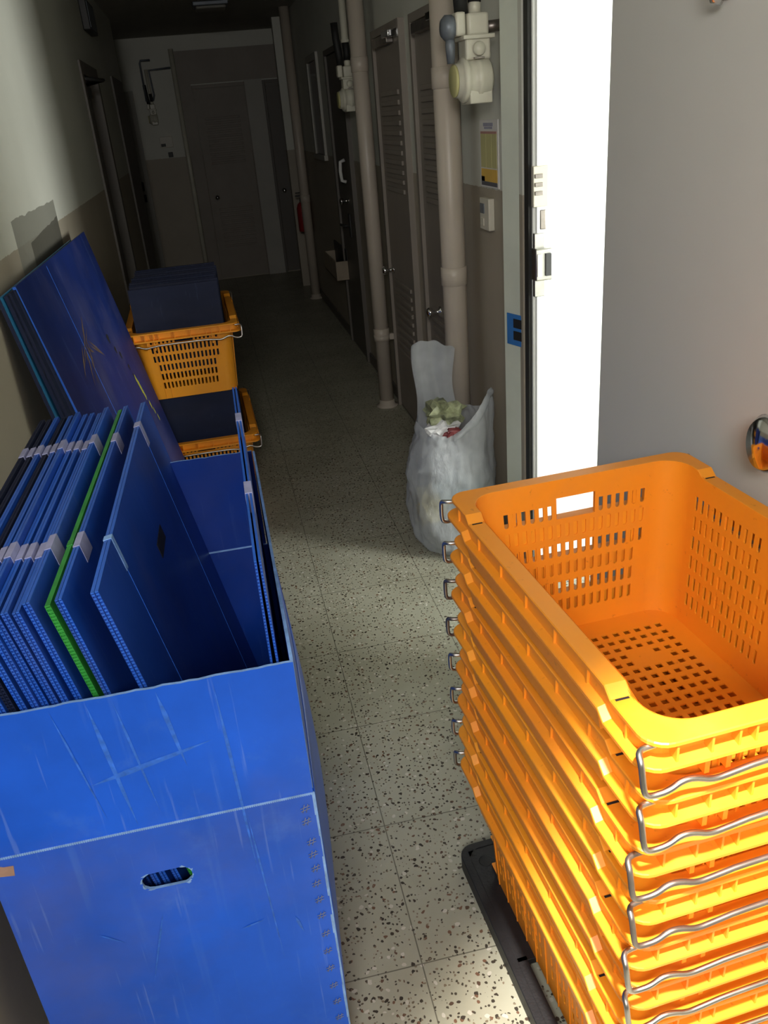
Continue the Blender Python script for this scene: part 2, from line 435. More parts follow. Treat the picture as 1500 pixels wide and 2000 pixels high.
louver_door('door_2', 'x', XR, 4.27, 4.86, 1.99, 4.80, .83)
louver_door('door_3', 'x', XR, 3.42, 4.00, 1.98, 3.78, .79)
louver_door('door_4', 'y', YE, .04, .60, 2.03, .13, .915, closer=False)
louver_door('door_5', 'y', YE, .83, 1.13, 2.03, .9, .92, M['door_dk'], closer=False, louv=())
louver_door('door_6', 'x', XR, 5.95, 6.62, 2.03, 6.2, 1.10, M['door_dk'], closer=False, louv=())
# flat door with an electronic lock at the end of the side passage
e = empty('door_7', (-1.0, YE, 0)); e['kind'] = 'structure'
rel(quick('door_frame', M['doorgrey'], [(-.64, -.59, YE - .04, YE + .01, 0, 2.06), (-1.52, -1.47, YE - .04, YE + .01, 0, 2.06), (-1.47, -.64, YE - .04, YE + .01, 2.01, 2.06)], bev=.003), e)
rel(quick('door_leaf', M['doorgrey'], [(-1.47, -.64, YE - .02, YE + .005, .01, 2.01)], bev=.002), e)
b = MB(); b.box(-.715, -.655, YE - .045, YE - .02, 1.06, 1.15, M['dark'], .006); b.box(-.71, -.65, YE - .055, YE - .02, .94, 1.02, M['dark'], .006); b.tube([(-.68, YE - .055, .98), (-.68, YE - .085, .98), (-.78, YE - .085, .98)], .009, M['dark'])
rel(b.done('electronic_lock'), e)
# recessed door in the left wall with closer arm
e = empty('door_8', (XL, 5.87, 0)); e['kind'] = 'structure'
rel(quick('door_frame', M['door_dk'], [(XL - .14, XL + .012, 5.42, 5.50, 0, 2.04), (XL - .14, XL + .012, 6.24, 6.32, 0, 2.04), (XL - .14, XL + .012, 5.50, 6.24, 1.97, 2.04)], bev=.003), e)
rel(quick('door_leaf', M['door_dk'], [(XL - .10, XL - .05, 5.50, 6.24, .01, 1.97)], bev=.003), e)
b = MB(); b.box(XL - .05, XL + .0, 5.62, 5.85, 1.86, 1.92, M['dark'], .006); b.tube([(XL - .01, 5.75, 1.93), (XL + .10, 5.62, 1.94), (XL + .0, 5.50, 1.95)], .010, M['dark'], 6)
rel(b.done('door_closer'), e)
# second flat door frame seen edge-on beyond it
b = MB(); b.box(XL - .02, XL + .015, 7.45, 8.45, 0, 2.06, M['door_dk'], .003); S('door_9', b)
# window beside the far right door
e = empty('window_2', (XR, 7.4, 1.4)); e['kind'] = 'structure'
rel(quick('window_frame', M['doorgrey'], [(XR - .02, XR + .005, 7.16, 7.22, 1.36, 2.10), (XR - .02, XR + .005, 7.72, 7.78, 1.36, 2.10), (XR - .02, XR + .005, 7.22, 7.72, 2.05, 2.10), (XR - .03, XR + .005, 7.14, 7.80, 1.33, 1.37)], bev=.003), e)
rel(quick('window_pane', M['glass'], [(XR - .008, XR + .004, 7.22, 7.72, 1.37, 2.05)]), e)

# ------------------------------------------------------------------ pipes, meters, wall fittings
def pipe(x, y, r, label, joints, bracket=None, z0=0.):
    e = empty('drain_pipe', (x, y, z0)); tag(e, label, 'pipe', None)
    b = MB(); b.lathe([(r, .02), (r, HC - z0)], M['pipe'], 28); b.done('pipe_run', e)
    for z in joints:
        b = MB(); b.lathe([(r + .0005, z - .035), (r + .004, z - .033), (r + .004, z + .033), (r + .0005, z + .035)], M['pipe'], 28); b.done('pipe_joint', e)
    b = MB(); b.lathe([(r + .025, 0), (r + .025, .008), (r + .006, .014), (r + .004, .04), (r, .042)], M['pipe'], 28); b.done('floor_collar', e)
    if bracket:
        b = MB(); b.box(r - .005, 1.0 - x - .001, -.015, .015, bracket - .018, bracket + .018, M['pipe'], .003)
        b.lathe([(r + .005, bracket - .018), (r + .005, bracket + .018)], M['pipe'], 28); b.done('wall_bracket', e)
    return e
pipe(.90, 3.22, .047, 'thick cream pipe beside the gas meter, nearest the open door', (1.74, 1.05))
pipe(.90, 4.88, .043, 'cream pipe along the right wall between louvred door and dark door', (1.88, .45), .43)
pipe(.935, 8.55, .045, 'thin pale pipe at the far end of the right wall', (.95,))
b = MB(); b.box(XR - .11, XR - .005, 9.3, 9.42, 0, HC, M['wall']); S('trim_3', b)

def gas_meter(loc, s, label, rot=0., full=True):
    e = empty('gas_meter', loc, (0, 0, rot)); tag(e, label, 'gas meter', None)
    RX = Euler((0, -PI / 2, 0)).to_matrix().to_4x4()          # drum axis along -x, towards the corridor
    def sc(p): return [(r * s, z * s) for r, z in p]
    b = MB()
    b.lathe(sc([(0, -.055), (.050, -.052), (.064, -.040), (.066, -.015), (.068, -.012), (.068, .0), (.063, .004), (.061, .026), (.065, .028), (.066, .040), (.060, .046), (.052, .048), (.050, .062), (0, .062)]), M['cream'], 32, RX)
    b.box(-.03 * s, .045 * s, -.052 * s, .05 * s, -.070 * s, -.02 * s, M['cream'], .004 * s)
    mbody = b.done('meter_body', e)
    b = MB(); b.lathe(sc([(0, .062), (.046, .062), (.048, .068), (.044, .072), (0, .072)]), M['p_y'], 28, RX); b.done('meter_dial', mbody)
    b = MB()
    b.box(-.036 * s, .046 * s, -.040 * s, .040 * s, .055 * s, .118 * s, M['cream'], .008 * s)
    b.box(-.045 * s, .058 * s, -.05 * s, .05 * s, .112 * s, .124 * s, M['cream'], .003 * s)
    b.box(-.062 * s, -.03 * s, -.030 * s, .030 * s, .124 * s, .19 * s, M['cream'], .008 * s)
    b.box(-.026 * s, .044 * s, -.035 * s, .035 * s, .120 * s, .185 * s, M['cream'], .010 * s)
    b.lathe(sc([(0, 0), (.019, 0), (.021, .004), (.018, .014), (0, .016)]), M['cream'], 20, Matrix.Translation((.006 * s, -.041 * s, .085 * s)) @ Euler((PI / 2, 0, 0)).to_matrix().to_4x4())
    b.box(-.012 * s, .02 * s, -.055 * s, -.04 * s, .056 * s, .062 * s, M['steel_dk'], .001)
    b.lathe(sc([(.020, .18), (.020, .21), (.016, .216), (.016, .225)]), M['cream'], 20, Matrix.Translation((.008 * s, 0, 0)))
    b.done('meter_head', e)
    b = MB()
    b.tube([Vector(p) * s for p in ((.008, 0, .215), (.010, 0, .26), (.006, 0, .32))], .021 * s, M['rubber'], 14)
    b.tube([Vector(p) * s for p in ((-.035, 0, .185), (-.040, 0, .25), (-.048, .01, .33), (-.052, .01, .42))], .022 * s, M['rubber'], 14)
    b.done('hose', e)
    b = MB(); b.lathe(sc([(.026, .31), (.026, .325), (.022, .33), (.022, .60)]), M['cream'], 20, Matrix.Translation((.006 * s, 0, 0))); b.done('inlet_pipe', e)
    if full:
        b = MB(); b.lathe(sc([(0, 0), (.030, 0), (.036, .008), (.036, .028), (.024, .040), (0, .042)]), M['grey_m'], 20, Matrix.Translation((-.062 * s, 0, .150 * s)) @ RX)
        b.lathe(sc([(.012, -.05), (.016, 0), (.012, .03)]), M['grey_m'], 14, Matrix.Translation((-.075 * s, 0, .10 * s)))
        b.done('valve_cap', e); e.children[-1]['label'] = 'grey metal valve cap'
        b = MB(); b.tube([(.04 * s, 0, .145 * s), (.11 * s, .01, .150 * s)], .017 * s, M['steel_dk'], 16); b.tube([(.10 * s, .01, .150 * s), (.135 * s, .012, .151 * s)], .022 * s, M['cream'], 16); b.done('wall_stub', e)
        b = MB(); b.tube([Vector(p) * s for p in ((-.10, 0, .40), (-.085, 0, .365), (-.055, 0, .36))], .006 * s, M['red'], 8); b.done('sealing_wire', e)
    return e
gas_meter((.905, 2.90, 1.718), 1.0, 'cream gas meter high on the right wall next to the open door')
gas_meter((.925, 5.45, 1.73), .95, 'cream gas meter half hidden behind the second pipe', full=False)
gas_meter((-.415, 10.322, 1.77), .8, 'small cream gas meter on the far end wall', full=False)
# thin gas lines on the end wall
e = empty('gas_line', (-.4, 10.31, 1.95)); tag(e, 'thin grey gas line looping above the far small meter', 'pipe')
b = MB(); b.tube([(-.06, 0, 0), (-.06, 0, .36), (-.05, 0, .385), (.05, 0, .385)], .010, M['grey_m'], 8); b.done('pipe_run', e)
b = MB(); b.tube([(.01, 0, .0), (.03, 0, .05), (.02, 0, .29), (.25, 0, .30)], .010, M['grey_m'], 8); b.done('branch_pipe', e)
# slender pipe standing in front of the end wall
e = empty('riser_pipe', (-.12, 10.27, 0)); tag(e, 'slender cream pipe rising in front of the far end wall', 'pipe')
b = MB(); b.lathe([(.026, 0), (.026, 2.42)], M['cream'], 16); b.done('pipe_run', e)
b = MB(); b.lathe([(.045, 0), (.045, .008), (.028, .02)], M['cream'], 16); b.done('floor_collar', e)

# notice sheet with printed columns
e = empty('wall_notice', (XR - .003, 3.04, 1.38)); tag(e, 'white printed notice with yellow columns on the wall below the gas meter', 'notice')
b = MB(); b.box(-.002, .002, -.10, .10, -.005, .215, M['paper']); b.done('paper_sheet', e)
b = MB()
def ink(y0, y1, z0, z1, m): b.box(-.0030, -.0015, -y1, -y0, z0, z1, M[m])
ink(-.088, .088, .170, .178, 'p_r'); ink(-.088, -.03, .060, .170, 'p_y'); ink(-.027, .03, .060, .170, 'p_y'); ink(.033, .088, .060, .170, 'p_y')
ink(-.088, .088, .014, .056, 'p_o'); ink(-.088, .088, .0, .014, 'p_k'); ink(-.088, -.05, .014, .03, 'p_k')
ink(-.045, .045, .186, .192, 'p_b'); ink(-.055, .05, .194, .205, 'p_b')
b.done('print', e)
e = empty('wall_thermostat', (XR - .001, 3.055, 1.285)); tag(e, 'ivory control panel with small grey display under the notice', 'control panel')
b = MB(); b.box(-.022, .001, -.052, .052, -.055, .055, M['offw'], .004); b.done('panel_body', e)
b = MB(); b.box(-.0245, -.021, -.004, .042, .002, .036, M['grey_m'], .001); b.done('display', e)
b = MB(); b.box(-.0245, -.021, .004, .040, -.040, -.015, M['offw'], .001); b.done('cover_flap', e)
# far dark door's white pull handle and knob
e = empty('pull_handle', (XR - .03, 6.13, 1.30)); tag(e, 'white vertical pull handle on the dark door behind the second pipe', 'handle')
b = MB(); b.tube([(.0, 0, -.07), (-.03, 0, -.06), (-.035, 0, 0), (-.03, 0, .06), (0, 0, .07)], .012, M['white'], 10); b.done('grip', e)
e = empty('door_lever', (XR - .012, 6.22, .93)); tag(e, 'black door lever below the white pull handle', 'handle')
b = MB(); b.box(-.012, .0, -.03, .03, -.08, .08, M['dark'], .004); b.done('lever_plate', e)
b = MB(); b.tube([(-.01, 0, .0), (-.05, 0, .0), (-.055, .10, .0)], .010, M['dark'], 8); b.done('lever', e)
# leaflet box hanging on the far right wall
e = empty('leaflet_box', (XR - .01, 6.85, .50)); tag(e, 'buff leaflet box with dark open top on the far right wall', 'box')
b = MB(); b.box(-.10, .0, -.33, -.31, 0, .14, M['card'], .002); b.box(-.10, .0, .31, .33, 0, .14, M['card'], .002); b.box(-.10, -.09, -.31, .31, 0, .14, M['card'], .002); b.box(-.10, 0, -.31, .31, 0, .01, M['card'], .002); b.done('box_body', e)
b = MB(); b.box(-.008, .004, -.33, .33, 0, .22, M['dark'], .002); b.done('back_plate', e)
# fire extinguisher hung beside the far pipe
e = empty('fire_extinguisher', (XR - .07, 8.85, .62)); tag(e, 'dark red fire extinguisher hanging beside the far pale pipe', 'fire extinguisher')
b = MB(); b.lathe([(.0, 0), (.055, 0), (.058, .01), (.058, .22), (.045, .26), (.022, .28)], M['red'], 20); b.done('cylinder', e)
b = MB(); b.lathe([(.020, .28), (.020, .32), (.012, .33)], M['dark'], 14); b.box(-.06, .02, -.012, .012, .33, .345, M['dark'], .003); b.box(-.055, .0, -.012, .012, .36, .372, M['dark'], .003); vl = b.done('valve_lever', e)
b = MB(); b.tube([(.015, 0, .31), (.06, -.02, .28), (.068, -.02, .16), (.062, -.02, .05)], .008, M['dark'], 8); b.done('hose', vl)
b = MB(); b.box(.055, .069, -.03, .03, .10, .16, M['steel_dk'], .002); b.done('wall_hanger', e)
# ceiling fixture, exit sign box
e = empty('ceiling_light', (.28, 7.95, HC)); tag(e, 'unlit square fixture on the dark ceiling', 'ceiling light')
b = MB(); b.box(-.14, .14, -.14, .14, -.03, .0, M['grey_m'], .006); b.done('housing', e)
b = MB(); b.box(-.12, .12, -.12, .12, -.05, -.03, M['doorgrey'], .012); b.done('diffuser', e)
e = empty('exit_sign_box', (XL, 6.35, 2.33)); tag(e, 'dark unlit sign box high on the left wall above the recessed door', 'sign box')
b = MB(); b.box(0, .045, -.22, .22, -.085, .085, M['dark'], .006); b.done('housing', e)
b = MB(); b.box(.045, .048, -.20, .20, -.07, .07, M['grey_m'], .001); b.done('face_panel', e)
e = empty('wall_switch_box', (-.33, YE - .012, 1.48)); tag(e, 'small grey switch panel under the far small meter', 'switch')
b = MB(); b.box(-.07, .07, -.012, .01, .0, .11, M['offw'], .003); b.done('panel_body', e)
b = MB(); b.box(-.06, -.01, -.016, -.008, .01, .04, M['dark'], .002); b.done('button', e)
b = MB(); b.box(.0, .05, -.03, .0, -.10, -.05, M['dark'], .004); b.done('socket', e)

# ------------------------------------------------------------------ orange nesting crate
CW, CL, CH = .50, .715, .33
RW, RB, TP, TH = .031, .05, .0165, .003
BX, BY = CW / 2 - RW, CL / 2 - RW
YS = CL / 2 - .105
def stepz(y):
    def sm(a, c): return min(1., max(0., (c - y) / (c - a)))
    return .006 - .012 * sm(YS - .010, YS + .006) - .012 * sm(-YS - .010, -YS + .006)
def zz(y, v): return v + max(0., (v - (CH - .05)) / .05) * stepz(y)
def bpt(side, u, v, t):
    """point on a body wall; u in -1..1 along the side, v height, t outward offset"""
    T = TP * (1 - v / CH); ax, ay = BX - RB - T, BY - RB - T
    if side == 0: x, y = u * ax, -(BY - T) - t
    elif side == 2: x, y = -u * ax, (BY - T) + t
    elif side == 1: x, y = (BX - T) + t, u * ay
    else: x, y = -(BX - T) - t, -u * ay
    return Vector((x, y, zz(y, v)))
def cut_panel(mb, us, vs, holes, P, m, rnd=True, gone=()):
    for i in range(len(us) - 1):
        for j in range(len(vs) - 1):
            u0, u1, v0, v1 = us[i], us[i + 1], vs[j], vs[j + 1]
            if (i, j) in gone: continue
            if (i, j) not in holes:
                for t in (0., 1.): mb.poly([P(u0, v0, t), P(u1, v0, t), P(u1, v1, t), P(u0, v1, t)], m)
                continue
            # outline of the hole: flat top, round bottom
            if rnd:
                du = (u1 - u0) / 2; uc = (u0 + u1) / 2
                hw = (P(u1, v0, 0) - P(u0, v0, 0)).length / 2
                dv = min(hw, (v1 - v0) * .5)
                arc = [(uc - du * math.cos(PI * k / 6), v0 + dv * (1 - math.sin(PI * k / 6))) for k in range(7)]
                for t in (0., 1.):
                    mb.poly([P(u0, v0, t)] + [P(*q, t) for q in arc[3::-1]], m); mb.poly([P(u1, v0, t)] + [P(*q, t) for q in arc[3:]], m)
                out = [(u0, v1)] + arc + [(u1, v1)]
            else:
                out = [(u0, v1), (u0, v0), (u1, v0), (u1, v1)]
            for a, c in zip(out, out[1:] + out[:1]):
                mb.poly([P(*a, 0.), P(*c, 0.), P(*c, 1.), P(*a, 1.)], m)
def lines(n, lo, hi, frac):
    """n holes spread lo..hi, each taking frac of its pitch; returns the cut lines inside lo..hi"""
    p = (hi - lo) / n; r = []
    for k in range(n): r += [lo + p * (k + .5 - frac / 2), lo + p * (k + .5 + frac / 2)]
    return r
VS = [0., .028]
for r in range(6): VS += [.0475 + r * .0415, .0475 + r * .0415 + .029]
VS += [CH - .033, CH]
def crate_body():
    b = MB(); m = M['orange']
    # short sides: 17 columns, a hand hole in the top row
    us = [-1.] + lines(17, -.93, .93, .50) + [1.]
    for side in (0, 2):
        holes = set()
        for c in range(17):
            for r in range(6):
                if r == 5 and 6 <= c <= 10: continue
                if r < 3 and (c in (0, 16)): continue
                holes.add((1 + 2 * c, 2 + 2 * r))
        P = lambda u, v, t, s=side: bpt(s, u, v, t * TH)
        ua, ub, va, vb = us[13], us[22], VS[12], VS[14]
        def P2(u, v, t): return P(u, v, t)
        gone = {(i, j) for i in range(13, 22) for j in (12, 13)}
        cut_panel(b, us, VS, holes, P, m, gone=gone)
        for (p, q) in (((ua, va), (ub, va)), ((ub, va), (ub, vb)), ((ub, vb), (ua, vb)), ((ua, vb), (ua, va))):
            b.poly([P(*p, -.5), P(*q, -.5), P(*q, 2.2), P(*p, 2.2)], m)
    # long sides: 28 columns with plain ends and centre in the top row
    ul = [-1.]
    cols = lines(28, -.94, .94, .46)
    st = sorted({q / (BY - RB) for s in (-1, 1) for q in (s * YS - .010, s * YS + .006)})
    ul = [-1.] + cols + [1.]
    for side in (1, 3):
        holes = set()
        for c in range(28):
            for r in range(6):
                if r >= 4 and 11 <= c <= 16: continue
                if 13 <= c <= 14 and r < 4: continue
                holes.add((1 + 2 * c, 2 + 2 * r))
        P = lambda u, v, t, s=side: bpt(s, u, v, t * TH)
        cut_panel(b, ul, VS, holes, P, m)
    # rounded corners
    for sx, sy in ((1, 1), (-1, 1), (-1, -1), (1, -1)):
        for t in (0., TH):
            rows = []
            for v in VS:
                T = TP * (1 - v / CH); ax, ay = BX - RB - T, BY - RB - T
                row = []
                for k in range(9):
                    a = PI / 2 * k / 8
                    x = sx * (ax + (RB + t) * math.cos(a)); y = sy * (ay + (RB + t) * math.sin(a))
                    row.append(b.bm.verts.new((x, y, zz(y, v))))
                rows.append(row)
            for A, B in zip(rows, rows[1:]):
                for k in range(8):
                    f = b.bm.faces.new((A[k], A[k + 1], B[k + 1], B[k])); f.material_index = b.mi(m); f.smooth = True
    # vertical stiffening ribs outside
    for side, uu in ((0, (-.80, -.62, .62, .80)), (2, (-.80, -.62, .62, .80)), (1, [-.97 + .194 * k for k in range(11)]), (3, [-.97 + .194 * k for k in range(11)])):
        for u in uu:
            d = .004
            w = (.006 if side in (0, 2) else .0045)
            b.hexa([bpt(side, u - w, 0., TH), bpt(side, u + w, 0., TH), bpt(side, u + w, 0., TH + .002), bpt(side, u - w, 0., TH + .002),
                    bpt(side, u - w, CH - .04, TH), bpt(side, u + w, CH - .04, TH), bpt(side, u + w, CH - .04, TH + d), bpt(side, u - w, CH - .04, TH + d)], m)
    for sy in (-1, 1):
        for x in (-.158, -.128, .128, .158):
            b.box(x - .0035, x + .0035, *sorted((sy * (BY - .002), sy * (BY + .014))), CH - .080 + stepz(sy * CL / 2), CH - .036 + stepz(sy * CL / 2), m)
    # floor with square holes and four plain discs
    hx, hy = BX - TP, BY - TP
    nx, ny = 14, 22
    ux = [-hx] + lines(nx, -hx + .035, hx - .035, .55) + [hx]; uy = [-hy] + lines(ny, -hy + .045, hy - .045, .55) + [hy]
    holes = set()
    for i in range(nx):
        for j in range(ny):
            x = (ux[1 + 2 * i] + ux[2 + 2 * i]) / 2; y = (uy[1 + 2 * j] + uy[2 + 2 * j]) / 2
            if any((x - cx) ** 2 + (y - cy) ** 2 < .028 ** 2 for cx in (-.082, .082) for cy in (-.165, .165)): continue
            holes.add((1 + 2 * i, 1 + 2 * j))
    cut_panel(b, ux, uy, holes, lambda u, v, t: Vector((u, v, .001 + .003 * t)), m, rnd=False)
    bmesh.ops.remove_doubles(b.bm, verts=b.bm.verts, dist=.00005)
    return b
def loop(d, n=7):
    dx, dy = d if isinstance(d, tuple) else (d, d)
    hx, hy = BX + dx, BY + dy; r = RB if dy < .012 else .032
    pts = []
    ys = sorted([s * YS + o for s in (-1, 1) for o in (-.010, .006)] + [-.1, .1])
    for (sx, sy, a0) in ((1, -1, -PI / 2), (1, 1, 0), (-1, 1, PI / 2), (-1, -1, PI)):
        for k in range(n):
            a = a0 + PI / 2 * k / (n - 1)
            pts.append((sx * (hx - r) + r * math.cos(a), sy * (hy - r) + r * math.sin(a)))
        if sx == 1 and sy == -1: pts += [(hx, y) for y in ys]
        if sx == -1 and sy == 1: pts += [(-hx, y) for y in ys[::-1]]
    return pts
def crate_rim():
    b = MB(); m = M['orange']
    prof = [(0, -.012), (0, -.0015), (.0015, 0), (RW - .0015, 0), (RW, -.0015), (RW, -.006), ((RW - .005, .014), -.0065), ((RW - .004, .014), -.030), ((RW + .008, RW + .002), -.033), ((RW + .009, RW + .003), -.0345), ((RW + .009, RW + .003), -.039), (.003, -.040)]
    rings = []
    for d, dz in prof:
        rings.append([b.bm.verts.new((x, y, CH + dz + stepz(y))) for x, y in loop(d)])
    n = len(rings[0])
    for A, B in zip(rings, rings[1:]):
        for k in range(n):
            f = b.bm.faces.new((A[k], A[(k + 1) % n], B[(k + 1) % n], B[k])); f.material_index = b.mi(m)
    # ribs between the two flanges
    def rib(x0, x1, y0, y1):
        z = CH + stepz((y0 + y1) / 2); b.box(x0, x1, y0, y1, z - .035, z - .005, m)
    for sy in (-1, 1):
        for x in (-.212, -.165, -.128, -.105, -.035, .035, .105, .128, .165, .212):
            y = sy * (BY + .013), sy * (BY + RW - .002); rib(x - .0016, x + .0016, *y)
    for sx in (-1, 1):
        for k in range(7):
            y = -.30 + .10 * k
            rib(*sorted((sx * (BX + .024), sx * (BX + RW - .0005))), y - .0016, y + .0016)
        # hanging skirt on the long sides
        z = CH - .006
        x0, x1, x2 = sx * (BX + RW - .005), sx * (BX + RW - .001), sx * (BX + RW + .006)
        b.hexa([(x0, -YS + .012, z - .076), (x1, -YS + .012, z - .076), (x1, YS - .012, z - .076), (x0, YS - .012, z - .076), (x1, -YS + .012, z - .038), (x2, -YS + .012, z - .038), (x2, YS - .012, z - .038), (x1, YS - .012, z - .038)], m)
        for yy in (YS - .013, -YS - .013):
            zs_ = CH + stepz(yy)
            b.box(*sorted((sx * (BX + .006), sx * (BX + RW - .006))), yy - .002, yy + .0015, zs_ - .001, zs_ + .0006, M['hole_black'])  # slit at the rim step, its dark inside painted as a black strip
    return b
def wire_handle(end):
    b = MB(); hx = CW / 2; y = -end * (CL / 2)
    zt = CH + stepz(-end * CL / 2) - .011
    o = -end                                                    # outward direction along y
    def arc(pts): return pts
    pts = []
    def side(sx):
        return [(sx * (hx - .016), y - o * .016, zt), (sx * (hx + .004), y - o * .014, zt + .001), (sx * (hx + .0105), y - o * .008, zt + .0005), (sx * (hx + .012), y + o * .000, zt - .004), (sx * (hx + .012), y + o * .003, zt - .012),
                (sx * (hx + .0105), y + o * .008, zt - .042), (sx * (hx + .007), y + o * .009, zt - .050), (sx * (hx - .003), y + o * .009, zt - .0525),
                (sx * (hx - .022), y + o * .010, zt - .050), (sx * (hx - .038), y + o * .010, zt - .0395), (sx * (hx - .056), y + o * .010, zt - .0405), (sx * (hx - .080), y + o * .010, zt - .0515), (sx * (hx - .105), y + o * .010, zt - .0490), (sx * (hx - .150), y + o * .010, zt - .043)]
    pts = side(-1) + side(1)[::-1]
    # round the polyline a little
    P = [Vector(p) for p in pts]
    for _ in range(2):
        Q = [P[0]]
        for a, c in zip(P, P[1:]): Q += [a.lerp(c, .25), a.lerp(c, .75)]
        P = Q + [P[-1]]
    b.tube(P, .0040, M['steel'], 8)
    return b

def make_crate(name='plastic_crate'):
    e = empty(name)
    body = crate_body().done('crate_body', e)
    crate_rim().done('crate_rim', e)
    wire_handle(1).done('wire_handle', e); wire_handle(-1).done('wire_handle', e)
    return e

ANG = math.radians(3.4)
cx, cy = .6275, 1.048            # centre of the stack
PITCH, ZB = .0875, .041
crate = make_crate()
names = ['top orange crate of the tall nested stack, empty and open', 'second crate from the top of the tall orange stack', 'third crate from the top of the tall orange stack', 'fourth crate from the top of the tall orange stack',
         'fourth crate from the bottom of the tall orange stack', 'third crate from the bottom of the tall orange stack', 'second crate from the bottom of the tall orange stack', 'bottom orange crate of the tall stack, resting on the black pallet']
jit = [(0, 0, 0), (.002, -.001, .3), (-.002, .001, -.3), (.001, .001, .2), (-.001, -.002, -.2), (.002, .001, .25), (-.002, 0, -.25), (0, 0, 0)]
CAT = 'crate'
for k in range(8):
    z = ZB + PITCH * (7 - k)
    loc = (cx + jit[k][0], cy + jit[k][1], z); rot = (0, 0, ANG + math.radians(jit[k][2]))
    if k == 0:
        o = crate; o.location = loc; o.rotation_euler = rot
    else: o = dup(crate, loc, rot)
    tag(o, names[k], CAT, 'nested orange crates on the black pallet')
    if k in (2, 3):
        for ch in o.children:
            if ch.name.startswith('wire_handle'):
                ch.data = ch.data.copy(); ch.data.materials[0] = M['steel_dk']; ch['label'] = 'darkened steel wire handle'

# black plastic pallet under the stack
pe = empty('pallet', (cx, cy, 0), (0, 0, ANG)); tag(pe, 'thin black plastic pallet under the orange crate stack', 'pallet')
b = MB(); px, py, pr = .262, .385, .035
out = []
for sx, sy, a0 in ((1, -1, -PI / 2), (1, 1, 0), (-1, 1, PI / 2), (-1, -1, PI)):
    for k in range(7):
        a = a0 + PI / 2 * k / 6; out.append((sx * (px - pr) + pr * math.cos(a), sy * (py - pr) + pr * math.sin(a)))
# deck from boxes with openings left between them
def deck(x0, x1, y0, y1): b.box(x0, x1, y0, y1, .024, .040, M['black'], .0015)
n = len(out)
for s in (0,):
    rim_o = [[b.bm.verts.new((x, y, z)) for x, y in out] for z in (0., .038)] + [[b.bm.verts.new((x * .994, y * .996, .040)) for x, y in out]] + [[b.bm.verts.new((x * .93, y * .955, .040)) for x, y in out]] + [[b.bm.verts.new((x * .925, y * .95, .034)) for x, y in out]] + [[b.bm.verts.new((x * .925, y * .95, .0)) for x, y in out]]
    for A, B in zip(rim_o, rim_o[1:]):
        for k in range(n):
            f = b.bm.faces.new((A[k], A[(k + 1) % n], B[(k + 1) % n], B[k])); f.material_index = b.mi(M['black'])
deck(-.06, .06, -.365, .365); deck(-.244, -.195, .06, .365); deck(-.244, -.195, -.365, -.13); deck(.195, .244, -.365, .365)
b.box(-.244, -.222, -.14, .07, .024, .040, M['black'])
for y0, y1 in ((.06, .365), (-.365, -.13), (-.08, .0)):
    deck(-.197, -.058, y0, y1); deck(.058, .197, y0, y1)
b.done('pallet_deck', pe)
for x, y, r in ((-.212, .325, .016), (-.232, .352, .0055), (-.196, .296, .0055), (.212, .325, .016)):
    b = MB(); b.lathe([(r, .0402), (r * .9, .0405), (0, .0405)], M['rubber'], 18, Matrix.Translation((x, y, 0))); b.done('peg_hole', pe)

# two crates with folded navy boxes beyond the bin
fx, fy = -.205, 4.155
fa = math.radians(1.0)
sh = None
for i, (z, lab) in enumerate(((.535, 'orange crate of navy folded boxes standing on the lower full crate, beyond the blue bin'), (.003, 'lower orange crate of navy folded boxes, partly hidden behind the blue bin'))):
    o = dup(crate, (fx + .012 * i, fy, z), (0, 0, fa)); o.scale = (1, 1, 1.01); tag(o, lab, CAT, 'crates of folded boxes by the left wall')
    for k in range(14):
        yy = fy - .272 + .0415 * k; zz0 = z + .10; hh = .428 if i else .395 + .006 * math.sin(k * 2.1)
        if sh is None:
            sh = empty('folded_box')
            for s in (0, 1):
                b = MB(); b.box(-.195, .195, .0055 * s - .0055 + .0004, .0055 * s, 0, 1., M['blue_dk'], 0); b.done('panel', sh)
            sh_first = True; s2 = sh
        else:
            s2 = dup(sh, (0, 0, 0)); sh_first = False
        s2.location = (fx + .012 * i + random.uniform(-.006, .006), yy, zz0); s2.rotation_euler = (math.radians(random.uniform(-1.5, 0.5)), 0, fa); s2.scale = (1 + .0 * k, 1, hh)
        s2['label'] = ('front navy folded box in the ' if k == 0 else 'navy folded box standing behind others in the ') + ('lower' if i else 'upper') + ' crate beyond the bin'
        s2['category'] = 'folded box'; s2['group'] = 'navy folded boxes in the ' + ('lower' if i else 'upper') + ' far crate'

